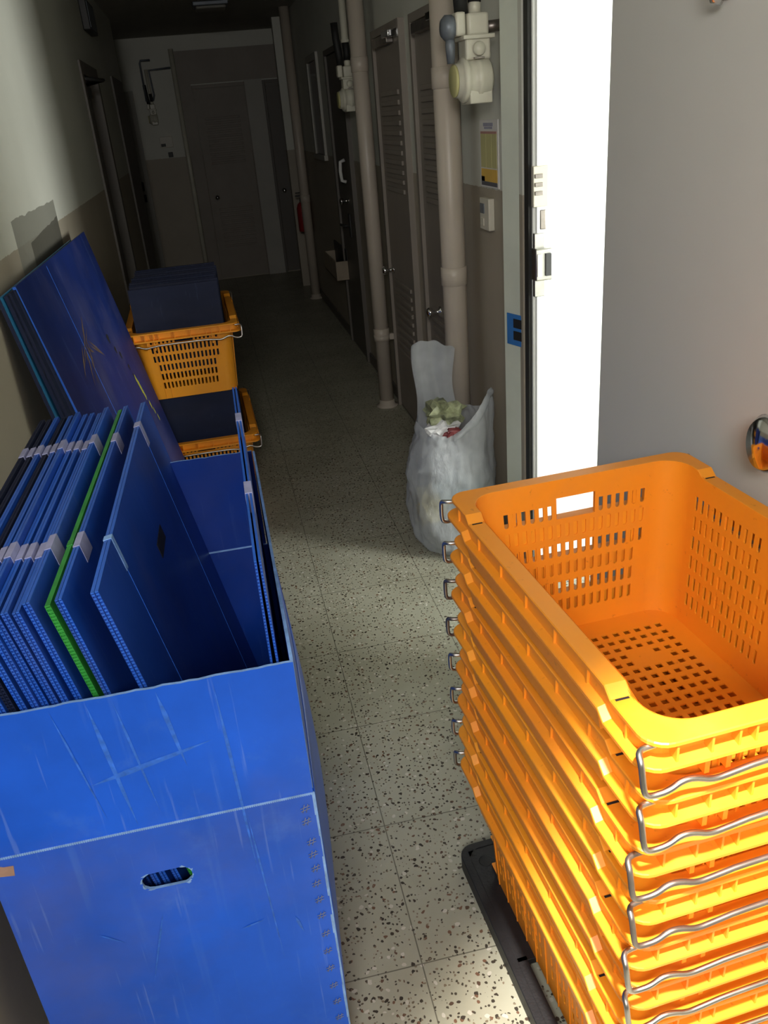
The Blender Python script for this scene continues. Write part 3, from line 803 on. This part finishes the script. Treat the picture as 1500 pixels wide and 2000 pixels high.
# ------------------------------------------------------------------ big blue bin (folding plastic carton)
BX0, BX1, BY0, BY1, ZF, ZT = -.475, .018, 1.0, 1.885, .70, .95
bn = empty('corrugated_bin', (BX0, BY0, 0)); tag(bn, 'big open blue corrugated plastic box in the left foreground holding folded boxes', 'box')
W, L = BX1 - BX0, BY1 - BY0; T = .005
def lump(o, dist=0): return o
def front_panel(y, w, z0, z1, hole=None, m=None, ragged=False):
    """upright sheet in the XZ plane at y..y+T with an optional oval hand hole, ragged top"""
    b = MB(); m = m or M['blue']
    N = 40
    tops = [z1 + (random.uniform(-.0010, .0010) if ragged else 0) for _ in range(N + 1)]
    tops[0] = tops[-1] = z1
    if hole is None:
        for yy in (y, y + T):
            for k in range(N): b.poly([(w * k / N, yy, z0), (w * (k + 1) / N, yy, z0), (w * (k + 1) / N, yy, tops[k + 1]), (w * k / N, yy, tops[k])], m)
        for k in range(N): b.poly([(w * k / N, y, tops[k]), (w * (k + 1) / N, y, tops[k + 1]), (w * (k + 1) / N, y + T, tops[k + 1]), (w * k / N, y + T, tops[k])], M['pale'])
    else:
        hx0, hx1, hz0, hz1 = hole; r = (hz1 - hz0) / 2
        ring = []
        for k in range(24):
            a = 2 * PI * k / 24
            x = (hx1 - r if math.cos(a) > 0 else hx0 + r) + r * math.cos(a); ring.append((x, (hz0 + hz1) / 2 + r * math.sin(a) + random.uniform(-.0012, .0012)))
        def sq(p):
            cx_, cz_ = (hx0 + hx1) / 2, (hz0 + hz1) / 2
            dx, dz = p[0] - cx_, p[1] - cz_; k = min(.08 / max(abs(dx), 1e-6), .05 / max(abs(dz), 1e-6))
            return (cx_ + dx * k, cz_ + dz * k)
        cx_, cz_ = (hx0 + hx1) / 2, (hz0 + hz1) / 2
        X0, X1, Z0, Z1 = cx_ - .08, cx_ + .08, cz_ - .05, cz_ + .05
        corners = {0: None}
        sqr = [sq(p) for p in ring]
        cs = [(X1, Z1), (X0, Z1), (X0, Z0), (X1, Z0)]
        for yy in (y, y + T):
            for k in range(24):
                a, c = sqr[k], sqr[(k + 1) % 24]
                mid = [q for q in cs if (abs(a[0] - q[0]) < 1e-6 or abs(a[1] - q[1]) < 1e-6) and (abs(c[0] - q[0]) < 1e-6 or abs(c[1] - q[1]) < 1e-6) and not (abs(a[0] - c[0]) < 1e-6 or abs(a[1] - c[1]) < 1e-6)]
                P = [ring[k], a] + mid + [c, ring[(k + 1) % 24]]
                b.poly([(p[0], yy, p[1]) for p in P], m)
            for x0, x1, za, zb in ((0, X0, z0, z1), (X1, w, z0, z1), (X0, X1, z0, Z0), (X0, X1, Z1, z1)):
                b.poly([(x0, yy, za), (x1, yy, za), (x1, yy, zb), (x0, yy, zb)], m)
        for k in range(24):
            a, c = ring[k], ring[(k + 1) % 24]; b.poly([(a[0], y, a[1]), (c[0], y, c[1]), (c[0], y + T, c[1]), (a[0], y + T, a[1])], M['pale'])
        # torn whitened plastic round the hole, on the outer face
        for k in range(24):
            a, c = ring[k], ring[(k + 1) % 24]
            def off(p, d): 
                v = Vector((p[0] - cx_, p[1] - cz_)); v = v * (1 + d / v.length); return (v.x + cx_, v.y + cz_)
            d0, d1 = random.uniform(.001, .006), random.uniform(.001, .006)
            if k % 3: 
                o1, o2 = off(a, d0), off(c, d1)
                b.poly([(a[0], y - .0003, a[1]), (c[0], y - .0003, c[1]), (o2[0], y - .0003, o2[1]), (o1[0], y - .0003, o1[1])], M['pale'])
    for x in (0, w): b.poly([(x, y, z0), (x, y + T, z0), (x, y + T, z1), (x, y, z1)], M['pale'] if ragged else m)
    b.poly([(0, y, z0), (w, y, z0), (w, y + T, z0), (0, y + T, z0)], m)
    return b
front_panel(0, W, .004, ZF - .0015, (.476 - .270 + 0.0, .476 - .192, .571, .606)).done('front_panel', bn)
f2 = front_panel(0, W - .002, ZF + .0015, ZT, ragged=True).done('front_flap', bn)
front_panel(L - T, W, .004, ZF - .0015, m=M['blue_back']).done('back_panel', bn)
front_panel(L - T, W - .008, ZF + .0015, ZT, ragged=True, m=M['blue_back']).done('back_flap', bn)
bulge_x = lambda y, z: .030 * math.sin(PI * min(1, max(0, y / L))) * math.sin(PI * min(1, max(0, z / .80))) 
def side_panel(xs, out, z0, z1, y0, y1, ragged=False):
    b = MB(); NY, NZ = 24, 16; m = M['blue']
    def P(i, j, t):
        y = y0 + (y1 - y0) * i / NY; z = z0 + (z1 - z0) * j / NZ
        return (xs + out * (bulge_x(y, z) if out > 0 else 0.) + t, y, z + (random_tops[i] if (ragged and j == NZ) else 0))
    random_tops = [random.uniform(-.002, .002) for _ in range(NY + 1)]
    for t in (0, -out * T):
        for i in range(NY):
            for j in range(NZ): b.poly([P(i, j, t), P(i + 1, j, t), P(i + 1, j + 1, t), P(i, j + 1, t)], m, True)
    for i in range(NY):
        b.poly([P(i, NZ, 0), P(i + 1, NZ, 0), P(i + 1, NZ, -out * T), P(i, NZ, -out * T)], M['pale'] if ragged else m)
        b.poly([P(i, 0, 0), P(i + 1, 0, 0), P(i + 1, 0, -out * T), P(i, 0, -out * T)], m)
    for i in (0, NY):
        for j in range(NZ): b.poly([P(i, j, 0), P(i, j + 1, 0), P(i, j + 1, -out * T), P(i, j, -out * T)], M['pale'])
    bmesh.ops.remove_doubles(b.bm, verts=b.bm.verts, dist=.00002)
    return b
side_panel(W, 1, .004, ZF - .0015, T, L - T).done('side_panel', bn); side_panel(W - .001, 1, ZF + .0015, ZT, T + .004, L - T - .002, True).done('side_flap', bn)
side_panel(0, -1, .004, ZF - .0015, T, L - T).done('side_panel', bn); side_panel(0, -1, ZF + .0015, ZT, T + .004, L - T - .002, True).done('side_flap', bn)
quick('bottom_panel', M['blue_in'], [(.003, W - .003, .003, L - .003, .001, .005)], bn)
# scored crease lines along the front and the back inside
b = MB()
for k in range(150):
    x = W * k / 150; b.box(x + .0002, x + W / 150 * .75, -.0012, .0008, ZF - .0022, ZF + .0022, M['pale'])
b.box(0, W, -.0004, .001, ZF - .0012, ZF + .0012, M['pale']); b.done('crease_line', bn); bn.children[-1]['label'] = 'pale scored crease across the front'
b = MB(); b.box(.01, W - .01, L - T - .0012, L - T + .001, ZF - .002, ZF + .002, M['pale']); b.done('crease_line', bn)
# corner whitening strip down the front right edge
b = MB()
zs = [.01 + .046 * k for k in range(16)]
for a, c in zip(zs, zs[1:]):
    b.box(W - random.uniform(.0015, .006), W + .0006, -.0006, .001, a, c, M['pale'])
b.done('worn_edge', bn)
# cross stitches joining the overlap at the right of the front
def stitch(z):
    b = MB(); c = Matrix.Translation((.476 + .003 + random.uniform(-.0015, .0015) - .004, -.0012, z))
    for q in (-.0028, .0028):
        b.tube([c @ Vector((q - .002, 0, -.008)), c @ Vector((q + .002, 0, .008))], .0007, M['stitch'], 6)
        b.tube([c @ Vector((-.0075, 0, q - .002)), c @ Vector((.0075, 0, q + .002))], .0007, M['stitch'], 6)
    b.done('stitch', bn)
for z in (.672, .645, .60, .572, .540, .505, .467, .428, .382, .338, .292, .245, .20, .155, .11): stitch(z)
b = MB(); b.poly([(.0, -.0005, .667), (.033, -.0005, .662), (.036, -.0005, .682), (.022, -.0005, .683), (.0, -.0005, .694)], M['tape_br']); o = b.done('tape_patch', bn, False); o['label'] = 'torn brown tape at the left edge'
# long scratches on the front flap, thin pale gouges
b = MB()
def gouge(p, q, w, z=-.0004): 
    p, q = Vector((p[0], z, p[1])), Vector((q[0], z, q[1])); d = (q - p).normalized(); nrm = Vector((d.z, 0, -d.x)) * w
    pts = [p, p.lerp(q, .3) + nrm, p.lerp(q, .7) + nrm * .8, q, p.lerp(q, .7) - nrm * .6, p.lerp(q, .3) - nrm]
    b.poly(pts, M['scratch'])
M['scratch'] = plain('scratched_mid_blue', (.028, .145, .66), .5, var=.3, scale=50)
for p, q, w in (((.172, .800), (.36, .842), .0030), ((.20, .945), (.225, .705), .0022), ((.235, .945), (.262, .72), .0012), ((.295, .945), (.315, .80), .0022), ((.375, .945), (.385, .55), .0016), ((.385, .70), (.40, .34), .0010),
                ((.225, .52), (.18, .36), .0010), ((.12, .50), (.155, .47), .0010), ((.34, .44), (.38, .45), .0012), ((.15, .945), (.185, .73), .0010), ((.43, .44), (.44, .40), .0016)):
    gz_ = -.00035 - .00009 * (gz_n := globals().get('gz_n', 0) + 1); gouge(p, q, w * 1.7, gz_)
b.done('scratch', bn, False)

# ------------------------------------------------------------------ folded boxes standing in the bin
SL, SH = .868, 1.095
def sheet(name, m, me, thick=.0105, L_=SL, H_=SH, lay=2, tape=True, gap=.0008):
    """folded carton: two twin-wall layers, fluted ends, bands of pale tape over the top fold"""
    e = empty(name)
    t = thick / lay
    for k in range(lay):
        b = MB(); x0 = k * t - thick / 2; x1 = x0 + t - gap; d = .0006
        b.box(x0, x0 + d, 0, L_, 0, H_, m); b.box(x1 - d, x1, 0, L_, 0, H_, m)          # skins
        b.box(x0 + d, x1 - d, .0035, L_ - .004, 0, H_ - .001, m)                          # core behind the open flutes
        b.box(x0, x1, 0, L_, H_ - .001, H_ + .0008, me)
        nz = 200
        for j in range(nz):
            z = H_ * j / nz; b.box(x0 + d, x1 - d, .0004, .013, z, z + .0026, me)
        b.done('panel', e)
    if tape:
        for y in (.158, .63):
            b = MB(); b.box(-thick / 2 - .0006, thick / 2 - gap + .0006, y, y + .05, H_ - .030, H_ + .0022, M['tape'], .0004); b.done('tape_band', e)
    return e
def place(o, xt, zt, lean=10.4, yaw=-2.3, y0=1.032, H_=SH):
    a = math.radians(lean); zb = zt - H_ * math.cos(a)
    o.location = (xt + H_ * math.sin(a), y0, max(zb, .0075)); o.rotation_euler = (0, -a, math.radians(yaw))
base = sheet('folded_box', M['blue_in'], M['blue_f'])
GRP = 'blue folded boxes packed in the bin'
ordn = ['first', 'second', 'third', 'fourth', 'fifth', 'sixth', 'seventh', 'eighth', 'ninth', 'tenth', 'eleventh', 'twelfth']
for k in range(10):
    o = base if k == 0 else dup(base, (0, 0, 0))
    place(o, -.322 - .0142 * k - random.uniform(0, .0015), 1.091 + random.uniform(-.010, .005) - (.012 if k in (3, 6) else 0), 10.4 - .08 * k, -1.7 + .10 * k, 1.030 + random.uniform(0, .006))
    tag(o, 'blue folded box in the bin, %s to the left of the green one' % ordn[k], 'folded box', GRP)
    if k in (6, 8, 9):
        for ch in o.children:
            if ch.name.startswith('panel'):
                ch.data = ch.data.copy(); ch.data.materials.clear(); ch.data.materials.append(M['blue_dk']); ch.data.materials.append(M['blue_dk'])
g = sheet('folded_box', M['green'], M['green'], .0085, lay=1, tape=False)
place(g, -.297, 1.081, 10.4, -1.9, 1.034); tag(g, 'single green folded box among the blue ones in the bin', 'folded box', 'folded boxes in the bin')
b = MB(); b.box(-.0052, .0048, .18, .20, SH - .04, SH + .0018, M['green'], .0004); b.done('crease', g)
o = dup(base, (0, 0, 0)); place(o, -.281, 1.092, 10.3, -1.8, 1.033); tag(o, 'blue folded box in the bin just right of the green one', 'folded box', GRP)
big = sheet('folded_box', M['blue_old'], M['blue_f'], .012, tape=False)
b = MB()
for y in (.165, .70): b.box(.0046, .0059, y - .0008, y + .0008, 0, SH, M['scratch'])
b.box(-.0075, .0058, .695, .725, SH - .05, SH + .002, M['tape'], .0004); b.box(-.0075, .0058, .16, .175, SH - .06, SH + .002, M['pale'], .0004)
b.done('crease_line', big)
b = MB(); b.box(.0052, .0062, .40, .49, .925, .955, M['hole_black'], .0004); b.done('hand_hole_shade', big)  # flat black patch painted for the shade inside the hand hole
place(big, -.232, 1.096, 11.0, -1.2, 1.031); tag(big, 'tall dark blue folded box with hand hole leaning left, alone in mid bin', 'folded box', 'folded boxes in the bin')
# splayed pair at the right side of the bin
rp = empty('folded_box'); 
for x0, rx, nm in ((-.0035, -.35, 'panel'), (.003, .45, 'panel')):
    s_ = sheet('tmp', M['blue_old'], M['blue_f'], .0045, lay=1, tape=False)
    p = s_.children[0]; p.parent = rp; p.location = (x0 - SH * math.sin(math.radians(rx)) * -.0 , 0, 0)
    p.rotation_euler = (0, 0, 0)
    sh_ = math.tan(math.radians(rx))
    p.data = p.data.copy()
    for v in p.data.vertices: v.co.x += sh_ * (SH - v.co.z)
    bpy.data.objects.remove(s_)
for y in (.24, .62):
    b = MB(); b.box(-.0066, .0060, y, y + .05, SH - .035, SH + .002, M['tape'], .0004); b.done('tape_band', rp)
rp.location = (-.0095, 1.034, .0075); rp.rotation_euler = (0, 0, math.radians(-.3))
tag(rp, 'upright blue folded box with splayed layers against the right side of the bin', 'folded box', 'folded boxes in the bin')

# ------------------------------------------------------------------ tall sheets leaning on the left wall
def board(name, m, L_, H_, marks=False):
    e = empty(name)
    b = MB(); b.box(-.004, .004, 0, L_, 0, H_, m, .0012); b.done('sheet', e)
    b = MB()
    for k in range(30):
        z = H_ * k / 30; b.box(-.0045, .0045, -.0006, .003, z, z + H_ / 30, M['blue_f'] if marks else M['blue_dk'])
    b.done('edge', e)
    if marks:
        b = MB(); b.box(.0036, .0046, .43, .434, .02, H_ - .01, M['scratch']); b.done('crease_line', e)
        b = MB(); c = Vector((.43, 1.06))
        rr = random.Random(3)
        for k in range(15):
            a = rr.uniform(-2.9, .5); l = rr.uniform(.04, .20) * (1.3 if k < 4 else 1); w = rr.uniform(.002, .006)
            d = Vector((math.cos(a), math.sin(a))); n_ = Vector((-d.y, d.x)) * w; s_ = c + Vector((rr.uniform(-.03, .08), rr.uniform(-.03, .02)))
            pts = [s_ - n_ * .3, s_ + d * l * .5 - n_, s_ + d * l, s_ + d * l * .5 + n_]
            b.poly([(.0047, p.x, p.y) for p in pts], M['scuff'])
        b.done('mud_scuff', e, False)
        b = MB()
        for y, z, r in ((.84, .985, .017), (.88, .93, .013), (.93, .895, .014), (.985, .83, .012), (1.0, .79, .008)):
            b.poly([(.0047, y + r * (1 + .3 * math.sin(3 * q)) * math.cos(q), z + r * 1.1 * math.sin(q)) for q in [2 * PI * k / 14 for k in range(14)]], M['hole_black'])
        b.done('dark_hole', e, False)  # holes in the sheet, their shade painted as flat black spots
        b = MB()
        for y, z, r in ((1.015, .765, .018), (1.03, .73, .022), (1.045, .69, .018), (1.075, .635, .015), (1.10, .60, .012), (1.125, .56, .012)):
            b.poly([(.0047, y + r * .7 * (1 + .35 * math.sin(4 * q + y * 9)) * math.cos(q), z + r * 1.3 * math.sin(q)) for q in [2 * PI * k / 14 for k in range(14)]], M['yg'])
        b.done('paint_drip', e, False)
    return e
bd = []
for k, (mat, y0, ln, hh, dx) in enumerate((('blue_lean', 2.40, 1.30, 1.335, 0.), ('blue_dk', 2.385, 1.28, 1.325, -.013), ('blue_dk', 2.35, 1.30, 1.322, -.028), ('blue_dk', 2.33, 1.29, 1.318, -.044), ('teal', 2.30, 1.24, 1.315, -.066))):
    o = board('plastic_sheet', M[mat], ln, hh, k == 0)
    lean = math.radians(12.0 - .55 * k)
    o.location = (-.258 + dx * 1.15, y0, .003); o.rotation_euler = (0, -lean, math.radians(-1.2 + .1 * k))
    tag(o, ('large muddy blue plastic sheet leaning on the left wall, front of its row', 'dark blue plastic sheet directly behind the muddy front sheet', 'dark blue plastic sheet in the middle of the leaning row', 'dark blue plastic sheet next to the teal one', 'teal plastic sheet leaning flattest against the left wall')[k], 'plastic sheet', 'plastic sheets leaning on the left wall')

# ------------------------------------------------------------------ white rubbish bag by the door frame
bg = empty('plastic_bag', (.79, 2.985, 0)); tag(bg, 'white translucent plastic carrier bag full of rubbish on the floor by the doorway', 'bag')
from mathutils import noise as mnoise
def bag_pt(a, i, n):
    """point of the bag film at angle a, ring i of n (0 = under the bag, n = rim)"""
    prof = [(.0, .002), (.09, .002), (.135, .014), (.160, .05), (.172, .11), (.177, .19), (.176, .27), (.173, .35), (.166, .43), (.156, .49), (.145, .53), (.138, .555)]
    f = i / n * (len(prof) - 1); k = min(int(f), len(prof) - 2); t = f - k
    r_ = prof[k][0] * (1 - t) + prof[k + 1][0] * t; z = prof[k][1] * (1 - t) + prof[k + 1][1] * t
    v = Vector((math.cos(a) * 2.2, math.sin(a) * 2.2, z * 7))
    d = .020 * mnoise.noise(v) + .012 * (abs(mnoise.noise(v * 2.3 + Vector((3, 1, 7)))) - .2) + .007 * mnoise.noise(v * 5 + Vector((9, 2, 1)))
    lo = min(1., z / .05); r2 = r_ + d * lo
    w = max(0., (z - .44) / .115)
    peak = math.exp(-((a + .50) / .62) ** 2) + math.exp(-((a - 2 * PI + .50) / .62) ** 2)
    dipf = math.exp(-((a - (2 * PI - 2.0)) / .55) ** 2)
    z += w * (.125 * peak - .030 * dipf + .02 * mnoise.noise(Vector((a * 2, 5, 1))))
    r2 += w * (.020 * peak)
    x = r2 * math.cos(a) * 1.0 + w * .006; y = r2 * math.sin(a) * .95
    x -= max(0., x - .195) * .7
    return Vector((x, y, max(.002, z)))
def bag_body():
    b = MB(); seg, n = 96, 48
    rings = [[b.bm.verts.new(bag_pt(2 * PI * k / seg, i, n)) for k in range(seg)] for i in range(n + 1)]
    for A, B in zip(rings, rings[1:]):
        for k in range(seg):
            f = b.bm.faces.new((A[k], A[(k + 1) % seg], B[(k + 1) % seg], B[k])); f.smooth = True
    b.mi(M['bag'])
    return b
bag_body().done('bag_body', bg)
def strip(name, rows, parent, m=M['bag'], sub=1):
    """a crumpled film strip through rows of points"""
    b = MB(); V = [[b.bm.verts.new(p) for p in row] for row in rows]
    for A, B in zip(V, V[1:]):
        for k in range(len(A) - 1):
            f = b.bm.faces.new((A[k], A[k + 1], B[k + 1], B[k])); f.smooth = True
    b.mi(m)
    o = b.done(name, parent)
    md = o.modifiers.new('s', 'SUBSURF'); md.levels = sub; md.render_levels = sub
    return o
# upright handle loop at the back left, a tall flattened tube of film
for dy_, nm in ((0., 'handle_loop'), (.018, 'handle_loop')):
    rows = []
    for j in range(13):
        t = j / 12; z = .47 + .355 * t
        row = []
        for k in range(11):
            s_ = -1 + 2 * k / 10
            w = .083 - .006 * math.sin(PI * t) + .004 * math.sin(9 * t)
            top = (.010 * math.cos(3 * s_) - .016 * s_ + .006 * math.sin(9 * s_)) if j == 12 else 0
            row.append((-.030 + .006 * t + s_ * w + .005 * math.sin(7 * t), .085 + dy_ + .02 * t + .012 * math.sin(2.6 * s_ + 3 * t) + .006 * math.sin(8 * s_ + t), z + top))
        rows.append(row)
    strip(nm, rows, bg)
# turned-over hem running up to the pointed right corner
rows = []
for j in range(5):
    t = j / 4; row = []
    for k in range(15):
        a = 2 * PI - 1.75 + 1.45 * k / 14
        p = bag_pt(a, 48, 48); o_ = Vector((math.cos(a), math.sin(a), 0)) * (.002 + .010 * math.sin(PI * t) + .004 * t)
        row.append(p + o_ + Vector((0, 0, .003 - (.040 + .012 * math.sin(5 * a)) * t)))
    rows.append(row)
strip('folded_hem', rows, bg)
# rubbish in the bag
def lumpy(name, loc, r, m, lab, sc=(1, 1, 1), seed=1):
    b = MB(); bmesh.ops.create_icosphere(b.bm, subdivisions=3, radius=1.); off = Vector((seed * 3.7, seed, 1.))
    for v in b.bm.verts:
        n_ = v.co.normalized(); f = 1. + .55 * mnoise.noise(n_ * 1.7 + off) + .5 * (abs(mnoise.noise(n_ * 3.1 + off * 2)) - .25)
        v.co = Vector((n_.x * sc[0], n_.y * sc[1], n_.z * sc[2])) * (r * f)
    b.mi(m)
    o = b.done(name); o.location = loc; tag(o, lab, 'rubbish'); return o
lumpy('food_wrapper', (.758, 2.96, .585), .075, M['w_g'], 'crumpled olive green wrapper in the mouth of the white bag', (1, .8, .8), 2)
lumpy('crumpled_paper', (.742, 2.915, .53), .060, M['w_w'], 'crumpled grey film at the bag mouth in front of the olive wrapper', (1.1, .7, .7), 3)
lumpy('food_wrapper', (.775, 2.872, .535), .030, M['w_r'], 'small maroon wrapper at the front of the bag mouth', (1.1, .6, .6), 4)
lumpy('food_wrapper', (.80, 2.93, .27), .105, M['w_t'], 'teal wrapper showing through the middle of the white bag', (1, .9, .7), 5)
lumpy('food_wrapper', (.685, 2.94, .22), .075, M['w_y'], 'yellow wrapper showing through the left of the white bag', (.8, .9, 1.1), 6)
lumpy('crumpled_paper', (.79, 2.99, .42), .12, M['w_w'], 'pale crumpled paper showing through the upper white bag', (1, .9, .7), 8)
lumpy('crumpled_paper', (.79, 2.985, .105), .10, M['w_w'], 'pale crumpled paper at the bottom of the white bag', (1.1, 1.1, .8), 9)

# ------------------------------------------------------------------ light
def area(name, loc, target, sx, sy, watts, col):
    l = bpy.data.lights.new(name, 'AREA'); l.shape = 'RECTANGLE'; l.size = sx; l.size_y = sy; l.energy = watts; l.color = col
    o = bpy.data.objects.new(name, l); COL.objects.link(o); o.location = loc
    o.rotation_euler = (Vector(target) - Vector(loc)).to_track_quat('-Z', 'Y').to_euler()
    return o
area('room_window_light', (3.1, .95, 1.25), (1.0, 2.5, 1.2), .75, 1.0, 118, (.97, 1., .94))
area('entrance_light', (-.3, -1.0, 2.25), (.5, 1.1, .6), .7, .5, 47, (1., .975, .93))
sp = bpy.data.lights.new('ceiling_spot', 'SPOT'); sp.energy = 690; sp.color = (1., .93, .83); sp.spot_size = math.radians(38); sp.spot_blend = .4; sp.shadow_soft_size = .06
o = bpy.data.objects.new('ceiling_spot', sp); COL.objects.link(o); o.location = (.22, .0, 2.5); o.rotation_euler = (Vector((.74, .44, 0)) - Vector(o.location)).to_track_quat('-Z', 'Y').to_euler()
w = bpy.data.worlds.new('world'); SC.world = w; w.use_nodes = True
bgn = w.node_tree.nodes['Background']; bgn.inputs[0].default_value = (.75, .8, .85, 1); bgn.inputs[1].default_value = .02

# ------------------------------------------------------------------ camera
cam = bpy.data.cameras.new('camera'); co = bpy.data.objects.new('camera', cam); COL.objects.link(co)
R = ((.97600593, -.20255278, -.07990492), (-.15871941, -.41057995, -.89790437), (.14906566, .88904245, -.43287752))   # image right, image down, view
co.matrix_world = Matrix(((R[0][0], -R[1][0], -R[2][0], 0), (R[0][1], -R[1][1], -R[2][1], 0), (R[0][2], -R[1][2], -R[2][2], 1.65), (0, 0, 0, 1)))
cam.sensor_fit = 'VERTICAL'; cam.sensor_height = 24.; cam.lens = 24. * 1624. / 2000.; cam.clip_start = .02
SC.camera = co
SC.view_settings.view_transform = 'Standard'; SC.view_settings.look = 'None'; SC.view_settings.exposure = 0.; SC.view_settings.gamma = 1.; SC.view_settings.use_curve_mapping = False
